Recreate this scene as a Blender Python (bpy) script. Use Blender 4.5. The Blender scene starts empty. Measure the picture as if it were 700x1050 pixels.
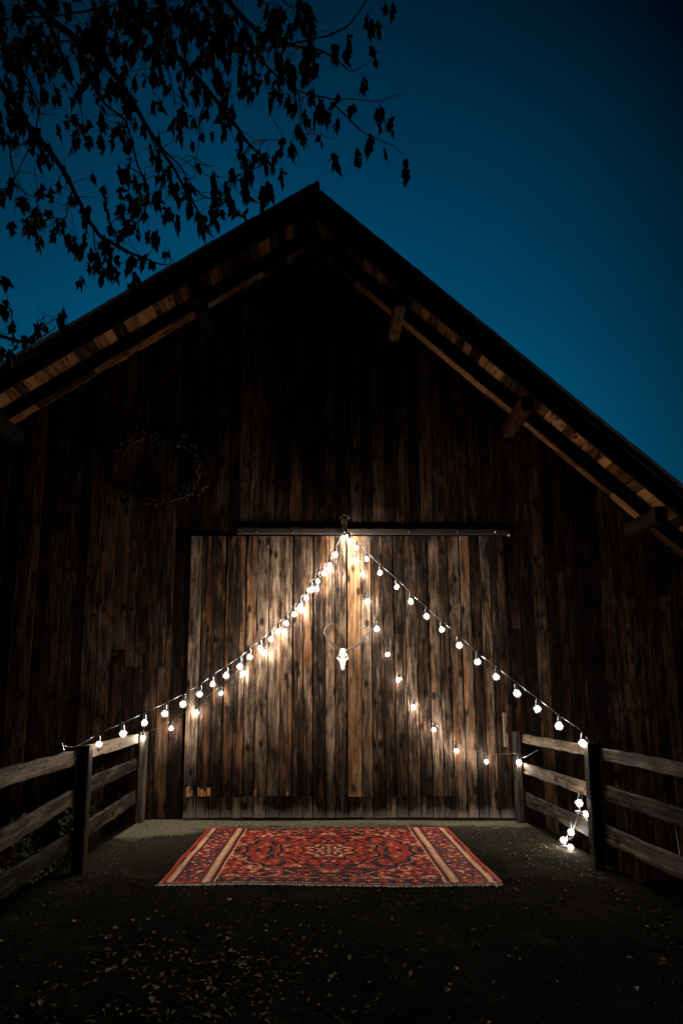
import bpy, math, random
from mathutils import Vector, Matrix, Quaternion, noise

random.seed(11)
R = math.radians
S = bpy.context.scene
COL = S.collection

# ------------------------------------------------------------------ camera
CAM_H, CAM_D, TILT, FPX = 1.5, 6.96, R(7.5), 540.0
PPX, PPY = 330.0, 648.0
cd = bpy.data.cameras.new('camera')
cam = bpy.data.objects.new('camera', cd)
COL.objects.link(cam)
cam.location = (0, -CAM_D, CAM_H)
cam.rotation_euler = (R(90) + TILT, 0, 0)
cd.sensor_fit = 'HORIZONTAL'
cd.sensor_width = 36
cd.lens = FPX / 700 * 36
cd.shift_x = (350 - PPX) / 700
cd.shift_y = (PPY - 525) / 700
cd.clip_start = 0.05
cd.clip_end = 2000
S.camera = cam
CT, ST = math.cos(TILT), math.sin(TILT)

def ray(px, py):
    u, v = (px - PPX) / FPX, (PPY - py) / FPX
    return Vector((u, CT - v * ST, ST + v * CT))

ORG = Vector((0, -CAM_D, CAM_H))

def at(px, py, y=0.0):            # photo measurement -> point on an upright plane of that depth
    d = ray(px, py)
    return ORG + d * ((y + CAM_D) / d.y)

def at_plane(px, py, p, n):
    d = ray(px, py)
    return ORG + d * ((p - ORG).dot(n) / d.dot(n))

def gr(px, py, z=0.0):
    d = ray(px, py)
    return ORG + d * ((z - CAM_H) / d.z)

# ------------------------------------------------------------------ scene helpers
def rv():
    return Vector((random.uniform(-1, 1), random.uniform(-1, 1), random.uniform(-1, 1)))

def tag(o, label=None, cat=None, group=None, kind=None):
    if label: o['label'] = label
    if cat: o['category'] = cat
    if group: o['group'] = group
    if kind: o['kind'] = kind
    return o

def empty(name, loc, label, cat, group=None):
    o = bpy.data.objects.new(name, None)
    o.location = loc
    o.empty_display_size = 0.2
    COL.objects.link(o)
    return tag(o, label, cat, group)

class MB:
    """collects world-space geometry of one part"""
    def __init__(s):
        s.v, s.f, s.g, s.r, s.sm = [], [], [], [], []

    def add(s, verts, faces, grain=None, rnd=None, smooth=False):
        b = len(s.v)
        rnd = random.random() if rnd is None else rnd
        s.v += [tuple(q) for q in verts]
        s.g += [tuple(q) for q in (grain or verts)]
        s.r += [rnd] * len(verts)
        s.f += [tuple(b + i for i in f) for f in faces]
        s.sm += [smooth] * len(faces)

    def board(s, a, b, wdir, w, t, seg=1, wob=0.0, ch=0.004, rnd=None):
        a, b = Vector(a), Vector(b)
        ax = b - a
        L = ax.length
        ax.normalize()
        wd = Vector(wdir)
        wd = (wd - ax * wd.dot(ax)).normalized()
        td = ax.cross(wd).normalized()
        off = Vector((random.uniform(0, 50), random.uniform(0, 50), random.uniform(0, 50)))
        c = min(ch, w * .3, t * .3)
        sec = [(-w/2+c, -t/2), (w/2-c, -t/2), (w/2, -t/2+c), (w/2, t/2-c), (w/2-c, t/2), (-w/2+c, t/2), (-w/2, t/2-c), (-w/2, -t/2+c)]
        vs, gs, fs = [], [], []
        for i in range(seg + 1):
            p = a + ax * (L * i / seg)
            o1, o2 = random.uniform(-wob, wob), random.uniform(-wob, wob)
            o3 = random.uniform(-wob, wob) * .5
            for (x, y) in sec:
                xx = x + (o1 if x < 0 else o2)
                vs.append(p + wd * xx + td * (y + o3))
                gs.append(Vector((x, y, L * i / seg)) + off)
        for i in range(seg):
            for k in range(8):
                k2 = (k + 1) % 8
                fs.append((i*8+k, i*8+k2, (i+1)*8+k2, (i+1)*8+k))
        fs.append(tuple(range(7, -1, -1)))
        fs.append(tuple(seg*8 + k for k in range(8)))
        s.add(vs, fs, gs, rnd)

    def tube(s, pts, rad, n=6, rnd=None, cap=True):
        pts = [Vector(p) for p in pts]
        rads = rad if isinstance(rad, (list, tuple)) else [rad] * len(pts)
        vs, gs, fs = [], [], []
        prev = None
        L = 0
        off = Vector((random.uniform(0, 50), random.uniform(0, 50), random.uniform(0, 50)))
        for i, p in enumerate(pts):
            t = (pts[min(i+1, len(pts)-1)] - pts[max(i-1, 0)])
            if t.length < 1e-9: t = Vector((0, 0, 1))
            t.normalize()
            if prev is None:
                u = t.orthogonal().normalized()
            else:
                u = (prev - t * prev.dot(t))
                u = u.normalized() if u.length > 1e-6 else t.orthogonal().normalized()
            prev = u
            w = t.cross(u)
            if i: L += (p - pts[i-1]).length
            for k in range(n):
                a = 2*math.pi*k/n
                vs.append(p + (u*math.cos(a) + w*math.sin(a)) * rads[i])
                gs.append(off + Vector((math.cos(a)*rads[i], math.sin(a)*rads[i], L)))
        for i in range(len(pts)-1):
            for k in range(n):
                k2 = (k+1) % n
                fs.append((i*n+k, i*n+k2, (i+1)*n+k2, (i+1)*n+k))
        if cap:
            fs.append(tuple(range(n-1, -1, -1)))
            fs.append(tuple((len(pts)-1)*n + k for k in range(n)))
        s.add(vs, fs, gs, rnd, True)

    def lathe(s, prof, n=16, axis_pt=(0, 0, 0)):
        vs, fs = [], []
        o = Vector(axis_pt)
        for (r, z) in prof:
            for k in range(n):
                a = 2*math.pi*k/n
                vs.append(o + Vector((r*math.cos(a), r*math.sin(a), z)))
        for i in range(len(prof)-1):
            for k in range(n):
                k2 = (k+1) % n
                fs.append((i*n+k, i*n+k2, (i+1)*n+k2, (i+1)*n+k))
        fs.append(tuple(range(n-1, -1, -1)))
        fs.append(tuple((len(prof)-1)*n + k for k in range(n)))
        s.add(vs, fs, None, None, True)

    def mesh(s, name, mat, origin=(0, 0, 0)):
        o = Vector(origin)
        me = bpy.data.meshes.new(name)
        me.from_pydata([tuple(Vector(q) - o) for q in s.v], [], s.f)
        at_ = me.attributes.new('grain', 'FLOAT_VECTOR', 'POINT')
        at_.data.foreach_set('vector', [c for q in s.g for c in q])
        at_ = me.attributes.new('rnd', 'FLOAT', 'POINT')
        at_.data.foreach_set('value', s.r)
        me.polygons.foreach_set('use_smooth', s.sm)
        if mat: me.materials.append(mat)
        me.update()
        return me

    def build(s, name, mat, parent=None, origin=None):
        o = Vector(origin) if origin is not None else (wloc(parent) if parent else Vector((0, 0, 0)))
        ob = bpy.data.objects.new(name, s.mesh(name, mat, o))
        COL.objects.link(ob)
        if parent:
            ob.parent = parent
            ob.location = o - wloc(parent)
        else:
            ob.location = o
        return ob

def wloc(o):
    p = Vector(o.location)
    while o.parent:
        o = o.parent
        p = p + Vector(o.location)
    return p

# ------------------------------------------------------------------ materials
class NT:
    def __init__(s, name):
        s.m = bpy.data.materials.new(name)
        s.m.use_nodes = True
        s.t = s.m.node_tree
        s.t.nodes.clear()
        s.out = s.t.nodes.new('ShaderNodeOutputMaterial')
        s.b = s.t.nodes.new('ShaderNodeBsdfPrincipled')
        s.t.links.new(s.b.outputs[0], s.out.inputs['Surface'])
    def n(s, typ, **kw):
        nd = s.t.nodes.new('ShaderNode' + typ)
        for k, v in kw.items(): setattr(nd, k, v)
        return nd
    def l(s, a, b): s.t.links.new(a, b)
    def attr(s, name, fac=False):
        a = s.n('Attribute', attribute_name=name)
        return a.outputs['Fac'] if fac else a.outputs['Vector']
    def scale(s, vec, sc):
        m = s.n('VectorMath', operation='MULTIPLY')
        s.l(vec, m.inputs[0]); m.inputs[1].default_value = sc
        return m.outputs[0]
    def noise(s, vec, scale, detail=4, rough=.6, dist=0.0):
        nd = s.n('TexNoise')
        s.l(vec, nd.inputs['Vector'])
        nd.inputs['Scale'].default_value = scale
        nd.inputs['Detail'].default_value = detail
        nd.inputs['Roughness'].default_value = rough
        nd.inputs['Distortion'].default_value = dist
        return nd.outputs['Fac']
    def ramp(s, fac, stops, interp='LINEAR'):
        nd = s.n('ValToRGB')
        cr = nd.color_ramp
        cr.interpolation = interp
        while len(cr.elements) < len(stops): cr.elements.new(0.5)
        for e, (p, c) in zip(cr.elements, stops):
            e.position = p
            e.color = (c[0], c[1], c[2], 1) if isinstance(c, (tuple, list)) else (c, c, c, 1)
        s.l(fac, nd.inputs[0])
        return nd.outputs[0]
    def math(s, op, a, b=None, clamp=False):
        nd = s.n('Math', operation=op, use_clamp=clamp)
        for i, q in enumerate((a, b)):
            if q is None: continue
            if isinstance(q, (int, float)): nd.inputs[i].default_value = q
            else: s.l(q, nd.inputs[i])
        return nd.outputs[0]
    def mix(s, fac, a, b, blend='MIX'):
        nd = s.n('MixRGB', blend_type=blend)
        for i, q in enumerate((fac, a, b)):
            if isinstance(q, (int, float)): nd.inputs[i].default_value = q
            elif isinstance(q, (tuple, list)): nd.inputs[i].default_value = (*q, 1)
            else: s.l(q, nd.inputs[i])
        return nd.outputs[0]
    def bump(s, h, strength=.4, dist=.01):
        nd = s.n('Bump')
        nd.inputs['Strength'].default_value = strength
        nd.inputs['Distance'].default_value = dist
        s.l(h, nd.inputs['Height'])
        s.l(nd.outputs[0], s.b.inputs['Normal'])
    def col(s, c):
        if isinstance(c, (tuple, list)): s.b.inputs['Base Color'].default_value = (*c, 1)
        else: s.l(c, s.b.inputs['Base Color'])
    def rough(s, r):
        if isinstance(r, (int, float)): s.b.inputs['Roughness'].default_value = r
        else: s.l(r, s.b.inputs['Roughness'])
    def set(s, k, v): s.b.inputs[k].default_value = v

def wood(name, dark, mid, light, var=.5, knots=True, splash_shade=False, stain=False, contrast=1.0, orange=None):
    t = NT(name)
    g = t.attr('grain')
    rnd = t.attr('rnd', True)
    warp = t.noise(t.scale(g, (7, 7, .9)), 1, 3, .5)
    wv = t.n('VectorMath', operation='ADD')
    wc = t.n('CombineXYZ')
    w_ = t.math('MULTIPLY', t.math('SUBTRACT', warp, .5), .03)
    t.l(w_, wc.inputs[0]); t.l(g, wv.inputs[0]); t.l(wc.outputs[0], wv.inputs[1])
    gw = wv.outputs[0]
    n1 = t.noise(t.scale(gw, (24, 24, 2.1)), 1, 7, .72)          # long streaks
    n2 = t.noise(t.scale(gw, (130, 130, 2.2)), 1, 3, .7)        # fibre
    n3 = t.noise(t.scale(g, (10, 10, 3.2)), 1, 6, .66, .5)        # blotches
    f = t.math('ADD', t.math('MULTIPLY', n1, .6), t.math('MULTIPLY', n2, .3))
    f = t.math('ADD', f, t.math('MULTIPLY', n3, .35))
    f = t.math('ADD', f, t.math('MULTIPLY', t.math('SUBTRACT', rnd, .5), var))
    f = t.math('ADD', t.math('MULTIPLY', t.math('SUBTRACT', f, .625), 2.7*contrast), .44, True)
    c = t.ramp(f, [(.0, dark), (.42, mid), (.72, [(a+b)/2 for a, b in zip(mid, light)]), (1, light)])
    if orange:
        on = t.noise(t.scale(g, (9, 9, .9)), 1, 4, .6)
        of = t.math('MULTIPLY', t.ramp(on, [(.52, 0), (.66, 1)]), t.ramp(t.math('FRACT', t.math('MULTIPLY', rnd, 7.3)), [(.35, .1), (.8, .85)]))
        c = t.mix(of, c, t.mix(.75, c, t.mix(1, orange, t.ramp(f, [(0, .35), (1, 1.5)]), 'MULTIPLY')))
    # checks: thin dark drying cracks along the grain
    ck = t.noise(t.scale(gw, (70, 70, .55)), 1, 2, .5)
    ckm = t.ramp(ck, [(.29, 1), (.36, 0)])
    c = t.mix(t.math('MULTIPLY', ckm, .8), c, [q*.35 for q in dark])
    if knots:
        vo = t.n('TexVoronoi')
        t.l(t.scale(gw, (7, 7, 3.6)), vo.inputs['Vector'])
        vo.inputs['Scale'].default_value = 1
        kd = vo.outputs['Distance']
        kk = t.math('ADD', kd, t.math('MULTIPLY', t.math('SUBTRACT', n2, .5), .12))
        km = t.ramp(kk, [(.09, 1), (.17, .75), (.26, 0)])
        c = t.mix(t.math('MULTIPLY', km, .92), c, [q*.6 for q in dark])
    geo = t.n('NewGeometry')
    pos = geo.outputs['Position']
    if stain:
        # irregular dark run-off stains and old paint-like wear, large scale
        sn = t.noise(t.scale(pos, (1.6, 1, .55)), 1, 6, .62, .3)
        sm = t.ramp(sn, [(.4, 1), (.56, 0)])
        c = t.mix(t.math('MULTIPLY', sm, .62), c, t.mix(1, c, (.28, .25, .24), 'MULTIPLY'))
    if splash_shade:
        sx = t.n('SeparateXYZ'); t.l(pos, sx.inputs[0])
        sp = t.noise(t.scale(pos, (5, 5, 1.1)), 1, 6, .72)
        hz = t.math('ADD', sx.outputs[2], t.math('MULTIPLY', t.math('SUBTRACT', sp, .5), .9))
        damp_shade = t.ramp(t.math('DIVIDE', hz, 1.0), [(.10, 0), (.2, 1), (.55, .85), (1.0, 0)])  # damp stain that also paints in the unlit lower door
        c = t.mix(t.math('MULTIPLY', damp_shade, .8), c, t.mix(1, c, (.2, .17, .15), 'MULTIPLY'))
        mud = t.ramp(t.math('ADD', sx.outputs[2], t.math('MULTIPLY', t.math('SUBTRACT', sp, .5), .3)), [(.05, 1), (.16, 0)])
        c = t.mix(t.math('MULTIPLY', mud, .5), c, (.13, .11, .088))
    t.col(c)
    t.rough(t.ramp(n2, [(.2, .62), (.8, .9)]))
    t.set('Specular IOR Level', .03)
    h = t.math('ADD', t.math('MULTIPLY', n1, .6), t.math('MULTIPLY', n2, .5))
    h = t.math('SUBTRACT', h, t.math('MULTIPLY', ckm, .5))
    t.bump(h, .55, .006)
    return t.m

M = {}
M['wall'] = wood('weathered_wall_wood', (.003, .002, .0014), (.0085, .0045, .0026), (.078, .043, .024), .16, splash_shade=False, stain=True, contrast=1.15, orange=(.075, .028, .0095))
M['door'] = wood('weathered_door_wood', (.004, .0027, .002), (.020, .0118, .0075), (.175, .118, .077), .13, splash_shade=True, stain=True, contrast=1.2, orange=(.16, .064, .024))
M['fresh'] = wood('new_door_board', (.02, .008, .0035), (.12, .06, .027), (.31, .19, .105), .1, stain=True)
M['sliver'] = wood('orange_wood', (.07, .028, .01), (.2, .09, .034), (.3, .15, .065), .1)
M['eave'] = wood('eave_wood', (.006, .0025, .001), (.038, .014, .0045), (.15, .066, .023), .4, stain=False, contrast=1.1)
M['beam'] = wood('beam_wood', (.003, .002, .001), (.022, .012, .006), (.10, .058, .032), .4)
M['barge'] = wood('bargeboard_wood', (.0015, .001, .0007), (.004, .0027, .002), (.010, .007, .005), .3)
M['fence'] = wood('fence_wood', (.004, .003, .0022), (.029, .0195, .0125), (.115, .081, .052), .25, contrast=1.35)
M['post'] = wood('post_wood', (.004, .003, .002), (.018, .013, .0095), (.06, .047, .035), .25)

def plain(name, c, rough=.5, metal=0.0, bumpy=0):
    t = NT(name)
    geo = t.n('NewGeometry')
    n_ = t.noise(geo.outputs['Position'], 23, 5, .65)
    t.col(t.ramp(n_, [(.25, [q*.7 for q in c]), (.75, [min(1, q*1.3) for q in c])]))
    t.rough(rough)
    t.set('Metallic', metal)
    if rough > .8: t.set('Specular IOR Level', .05)
    if bumpy: t.bump(n_, bumpy, .01)
    return t.m

M['iron'] = plain('rusty_iron', (.03, .021, .016), .6, .5, .3)
M['strap'] = plain('weathered_iron_strap', (.11, .085, .065), .6, .5, .3)
M['steel'] = plain('worn_steel', (.35, .33, .3), .4, .8)
M['cable'] = plain('black_rubber_cable', (.012, .012, .012), .38)
M['socket'] = plain('black_bakelite', (.02, .02, .02), .35)
M['roof'] = plain('dark_roof_tiles', (.02, .017, .016), .9)
M['bone'] = plain('bleached_bone', (.78, .72, .62), .6, 0, .25)
M['antler'] = plain('antler_horn', (.055, .03, .016), .7, 0, .4)
M['bark'] = plain('bark', (.03, .023, .018), .9, 0, .6)
M['twig'] = plain('twig_bark', (.025, .02, .016), .9)
M['fringe'] = plain('cotton_fringe', (.33, .265, .2), .95)
M['glassoff'] = plain('dark_glass', (.02, .02, .02), .12)

def leafmat(name, a, b, rough=.6):
    t = NT(name)
    r = t.attr('rnd', True)
    t.col(t.ramp(r, [(0, a), (1, b)]))
    t.rough(rough)
    t.set('Specular IOR Level', .05)
    return t.m
M['leaf'] = leafmat('withered_leaf', (.012, .014, .007), (.035, .026, .012))
M['litter'] = leafmat('fallen_leaf', (.014, .007, .003), (.105, .058, .023), .75)
M['bush'] = leafmat('weed_leaf', (.02, .03, .012), (.06, .07, .03))
M['wreath'] = leafmat('dried_leaf', (.003, .0025, .0015), (.02, .0125, .006), .6)

BULB_L = 1000.0
def bulbmats():
    t = NT('glowing_filament')
    t.t.nodes.remove(t.b)
    e = t.n('Emission')
    e.inputs['Strength'].default_value = BULB_L
    e.inputs['Color'].default_value = (1, .945, .855, 1)
    t.l(e.outputs[0], t.out.inputs['Surface'])
    core = t.m
    t = NT('frosted_glass')
    t.t.nodes.remove(t.b)
    tr = t.n('BsdfTransparent'); tl_ = t.n('BsdfTranslucent'); mx = t.n('MixShader')
    tl_.inputs['Color'].default_value = (1, .95, .88, 1)
    lw = t.n('LayerWeight'); lw.inputs[0].default_value = .5
    t.l(t.math('MULTIPLY', t.math('POWER', t.math('SUBTRACT', 1.0, lw.outputs['Facing']), 1.3), .018), mx.inputs[0])
    t.l(tr.outputs[0], mx.inputs[1]); t.l(tl_.outputs[0], mx.inputs[2])
    t.l(mx.outputs[0], t.out.inputs['Surface'])
    return core, t.m
M['core'], M['bulb'] = bulbmats()

# ------------------------------------------------------------------ world: dusk sky
w = bpy.data.worlds.new('World')
S.world = w
w.use_nodes = True
nt = w.node_tree
nt.nodes.clear()
wo = nt.nodes.new('ShaderNodeOutputWorld')
bg = nt.nodes.new('ShaderNodeBackground')
sky = nt.nodes.new('ShaderNodeTexSky')
sky.sky_type = 'NISHITA'
sky.sun_disc = False
sky.sun_elevation = R(-3.5)
sky.sun_rotation = R(-8)
sky.air_density = 1.0
sky.dust_density = .3
sky.ozone_density = 3.0
tint = nt.nodes.new('ShaderNodeMixRGB')
tint.blend_type = 'MULTIPLY'
tint.inputs[0].default_value = 1
tint.inputs[2].default_value = (.02, 1.55, 1.02, 1)
nt.links.new(sky.outputs[0], tint.inputs[1])
# the dusk sky: deepens towards the zenith and away from the afterglow behind the barn on the left
tc = nt.nodes.new('ShaderNodeTexCoord')
dt = nt.nodes.new('ShaderNodeVectorMath'); dt.operation = 'DOT_PRODUCT'
nt.links.new(tc.outputs['Generated'], dt.inputs[0])
dt.inputs[1].default_value = ray(300, 500).normalized()
rp = nt.nodes.new('ShaderNodeValToRGB')
cr_ = rp.color_ramp
for p_, q_ in ((.735, .04), (.80, .20), (.83, .32), (.87, .52), (.91, .66), (1.0, .70)):
    el = cr_.elements[0] if p_ == .735 else (cr_.elements[1] if p_ == 1.0 else cr_.elements.new(p_))
    el.position = p_; el.color = (q_, q_, q_, 1)
nt.links.new(dt.outputs['Value'], rp.inputs[0])
t2 = nt.nodes.new('ShaderNodeMixRGB'); t2.blend_type = 'MULTIPLY'; t2.inputs[0].default_value = 1
nt.links.new(tint.outputs[0], t2.inputs[1]); nt.links.new(rp.outputs[0], t2.inputs[2])
cn = nt.nodes.new('ShaderNodeTexNoise'); cn.inputs['Scale'].default_value = 2.2; cn.inputs['Detail'].default_value = 5
nt.links.new(tc.outputs['Generated'], cn.inputs['Vector'])
cm = nt.nodes.new('ShaderNodeMapRange'); cm.inputs['From Min'].default_value = .3; cm.inputs['From Max'].default_value = .7; cm.inputs['To Min'].default_value = .93; cm.inputs['To Max'].default_value = 1.13
nt.links.new(cn.outputs['Fac'], cm.inputs['Value'])
t3 = nt.nodes.new('ShaderNodeMixRGB'); t3.blend_type = 'MULTIPLY'; t3.inputs[0].default_value = 1
nt.links.new(t2.outputs[0], t3.inputs[1]); nt.links.new(cm.outputs[0], t3.inputs[2])
nt.links.new(t3.outputs[0], bg.inputs['Color'])
bg.inputs['Strength'].default_value = 4.0
nt.links.new(bg.outputs[0], wo.inputs['Surface'])

# ------------------------------------------------------------------ ground
FL, FR = -2.28, 2.52        # fence lines
def gheight(x, y):
    edge = max(FL - .12 - x, x - FR - .12, 0)
    e = min(edge / .5, 1)
    drop = -.75 * e * e * (3 - 2 * e)
    far = max(0, -y - 9)
    drop *= max(0, 1 - far / 6)
    return drop + .012 * noise.noise(Vector((x * .8, y * .8, 0)))

def grid_axis(lo, hi, fine_lo, fine_hi, step, grow=1.45):
    a = [fine_lo + i * step for i in range(int((fine_hi - fine_lo) / step) + 1)]
    s, x = step, a[-1]
    while x < hi: s *= grow; x += s; a.append(x)
    s, x = step, a[0]
    pre = []
    while x > lo: s *= grow; x -= s; pre.append(x)
    return pre[::-1] + a

xs = grid_axis(-900, 900, -4, 4, .1)
ys = grid_axis(-900, 900, -8, 1, .1)
b = MB()
vs = [(x, y, gheight(x, y) if y < .3 else gheight(x, y)) for y in ys for x in xs]
nx = len(xs)
b.add(vs, [(j*nx+i, j*nx+i+1, (j+1)*nx+i+1, (j+1)*nx+i) for j in range(len(ys)-1) for i in range(nx-1)], smooth=True)
t = NT('old_asphalt')
geo = t.n('NewGeometry'); P = geo.outputs['Position']
na = t.noise(P, 1.3, 6, .65, .5)
nb = t.noise(P, 38, 6, .75)
nc = t.noise(P, 140, 2, .6)
c = t.ramp(na, [(.3, (.0015, .0013, .001)), (.55, (.006, .005, .0036)), (.75, (.018, .015, .010))])
c = t.mix(.55, c, t.ramp(nb, [(.38, (.001, .001, .0008)), (.58, (.007, .006, .0045)), (.72, (.05, .042, .029))]))
mo = t.ramp(t.noise(P, 3.1, 6, .7), [(.56, 0), (.7, 1)])
c = t.mix(t.math('MULTIPLY', mo, .6), c, (.02, .017, .008))
vv = t.n('TexVoronoi'); t.l(P, vv.inputs['Vector']); vv.inputs['Scale'].default_value = 30
c = t.mix(t.ramp(vv.outputs['Distance'], [(.05, .5), (.13, 0)]), c, (.06, .05, .037))
sx = t.n('SeparateXYZ'); t.l(P, sx.inputs[0])
# worn pale screed along the barn front, with a ragged edge, its left reach painting in a pool of lamplight
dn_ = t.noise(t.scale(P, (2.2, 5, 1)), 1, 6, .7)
left_glow = t.ramp(t.math('MULTIPLY', sx.outputs[0], -.5), [(.45, 0), (1.0, .55)])
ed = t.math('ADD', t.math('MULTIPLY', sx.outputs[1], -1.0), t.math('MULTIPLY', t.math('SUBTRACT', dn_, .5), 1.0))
ed = t.math('SUBTRACT', ed, left_glow)
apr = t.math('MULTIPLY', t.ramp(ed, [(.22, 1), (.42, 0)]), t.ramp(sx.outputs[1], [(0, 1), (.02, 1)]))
dust_glow = t.math('MULTIPLY', t.ramp(t.math('ADD', t.math('MULTIPLY', ed, .4), t.math('MULTIPLY', t.math('SUBTRACT', na, .5), .5)), [(.1, 1), (.75, 0)]), t.math('LESS_THAN', t.math('ABSOLUTE', t.math('SUBTRACT', sx.outputs[0], .12)), 2.42))  # dusty ground tone that also paints in lamplight near the door
c = t.mix(t.math('MULTIPLY', dust_glow, .55), c, t.ramp(nb, [(.35, (.006, .005, .0035)), (.55, (.034, .027, .017)), (.74, (.11, .09, .06))]))
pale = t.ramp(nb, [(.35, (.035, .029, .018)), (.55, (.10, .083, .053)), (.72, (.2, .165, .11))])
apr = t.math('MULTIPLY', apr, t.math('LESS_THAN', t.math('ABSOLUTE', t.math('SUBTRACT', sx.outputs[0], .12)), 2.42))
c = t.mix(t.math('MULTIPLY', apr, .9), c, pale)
t.col(c); t.rough(t.ramp(nb, [(.3, .7), (.7, .95)]))
t.set('Specular IOR Level', 0.0)
t.bump(t.math('ADD', nb, t.math('MULTIPLY', nc, .5)), .9, .02)
M['ground'] = t.m
tag(b.build('ground', M['ground']), kind='structure')

# ------------------------------------------------------------------ barn
barn = empty('timber_barn', (0, 0, 0), 'large old timber barn with weathered plank gable front and steep dark roof', 'barn')
OV = .78
pa = at(320, 194, -OV)
XR, ZR = pa.x, pa.z
pl = at(40, 356, -OV); pr = at(640, 455, -OV)
SL = (ZR - pl.z) / (XR - pl.x)
SR = (ZR - pr.z) / (pr.x - XR)
XL_E, XR_E = -6.7, 5.3
def ztop(x): return ZR - (SL * (XR - x) if x < XR else SR * (x - XR))
cL, cR = math.cos(math.atan(SL)), math.cos(math.atan(SR))
def cfac(x): return cL if x < XR else cR
def drop(x, perp): return ztop(x) - perp / cfac(x)
SOF = .10
DEPTH = 13.0
# roof: two slabs with a ragged tile edge
b = MB()
for side in (0, 1):
    xe = XL_E if side == 0 else XR_E
    xr = XR + (.02 if side == 0 else 0)
    def zt(x): return (ZR - SL*(XR-x)) if side == 0 else (ZR - SR*(x-XR))
    cc = cL if side == 0 else cR
    o1 = .004 if side else 0
    a0, a1 = Vector((xe, -OV-.03, zt(xe)-o1)), Vector((xr, -OV-.03, zt(xr)-o1))
    dn = Vector((0, 0, -(SOF-.025)/cc)); bk = Vector((0, DEPTH+OV+.6, 0))
    v8 = [a0, a1, a1+dn, a0+dn, a0+bk, a1+bk, a1+dn+bk, a0+dn+bk]
    b.add(v8, [(0,1,2,3),(5,4,7,6),(0,4,5,1),(3,2,6,7),(0,3,7,4),(1,5,6,2)])
roof = b.build('roof', M['roof'], barn)
# roof tiles along the verge as slightly uneven courses
b = MB()
for side in (0, 1):
    xe = XL_E if side == 0 else XR_E
    ln = abs(xe-XR)/(cL if side == 0 else cR)
    n_ = int(ln/.30)
    d = Vector((xe-XR, 0, (ztop(xe)-ZR))).normalized()
    up = Vector((-d.z, 0, d.x)) if side else Vector((d.z, 0, -d.x))
    if up.z < 0: up = -up
    for i in range(n_):
        p = Vector((XR, -OV-.05, ZR)) + d*(.30*i) + up*(.012+random.uniform(-.003, .006))
        q = p + d*.345 - up*.006
        for j in range(1):
            b.board(p + Vector((0, .28, 0)), q + Vector((0, .28, 0)), (0, 1, 0), .60, .016)
b.build('verge_tiles', M['roof'], roof)
# bargeboards (left one runs past the ridge)
for side in (0, 1):
    b = MB()
    xe = XL_E if side == 0 else XR_E
    d = Vector((xe-XR, 0, ztop(xe)-ZR)).normalized()
    up = Vector((0, 0, 1)) - d*d.z; up.normalize()
    st = Vector((XR, -OV, ZR)) - up*(.155) - d*(.02 if side == 0 else -.06)
    b.board(st, Vector((xe, -OV, ztop(xe))) - up*.155, up, .25, .035, 14, .004)
    b.build('bargeboard', M['barge'], barn)
# ridge board end sticking up past the apex
b = MB()
d = Vector((1, 0, SL)).normalized()
b.board(Vector((XR-.30, -OV+.02, ZR-.30*SL+.005)), Vector((XR+.085, -OV+.02, ZR+.085*SL+.02)), (0, 1, 0), .12, .05)
b.build('ridge_cap', M['roof'], roof)
# soffit boards, running along the ridge direction
b = MB()
for side in (0, 1):
    xe = XL_E if side == 0 else XR_E
    cc = cL if side == 0 else cR
    ln = abs(xe-XR)/cc
    d = Vector((xe-XR, 0, ztop(xe)-ZR)).normalized()
    up = Vector((0, 0, 1)) - d*d.z; up.normalize()
    s_ = .06
    while s_ < ln:
        wd = random.uniform(.11, .19)
        p = Vector((XR, 0, ZR)) + d*(s_+wd/2) - up*(SOF+random.uniform(-.004, .004))
        b.board(p + Vector((0, -OV+.02, 0)), p + Vector((0, .3, 0)), d, wd-.006, .022)
        s_ += wd
b.build('soffit', M['eave'], barn)
# fly rafters and the wall-head trim
for side in (0, 1):
    xe = XL_E if side == 0 else XR_E
    d = Vector((xe-XR, 0, ztop(xe)-ZR)).normalized()
    up = Vector((0, 0, 1)) - d*d.z; up.normalize()
    b = MB()
    o = up*(SOF+.013+.09)
    k = .02 if side == 0 else .1
    b.board(Vector((XR, -.30, ZR))-o+d*k, Vector((xe, -.30, ztop(xe)))-o, up, .18, .12, 10, .003)
    ra_ = b.build('rafter', M['barge'], barn)  # near-black wood paints shade onto the rafter front
    b = MB()
    o = up*(SOF+.013+.18+.013)
    p_ = Vector((XR, -.315, ZR))-o
    ln = (Vector((xe, -.315, ztop(xe)))-o-p_).length
    while k < ln:
        k2 = min(ln, k + random.uniform(.35, 1.1))
        b.board(p_+d*k, p_+d*(k2-.006)+up*random.uniform(-.006, .006), (0, 1, 0), random.uniform(.085, .115), .024, 6, .004)
        k = k2
    b.build('lit_rim_strip', M['eave'], ra_)  # added pale strip painting in the lit rafter underside
    b = MB()
    o = up*(SOF+.013+.075)
    b.board(Vector((XR, -.030, ZR))-o+d*k, Vector((xe, -.030, ztop(xe)))-o, up, .15, .03, 10, .003)
    b.build('wall_trim', M['beam'], barn)
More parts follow.
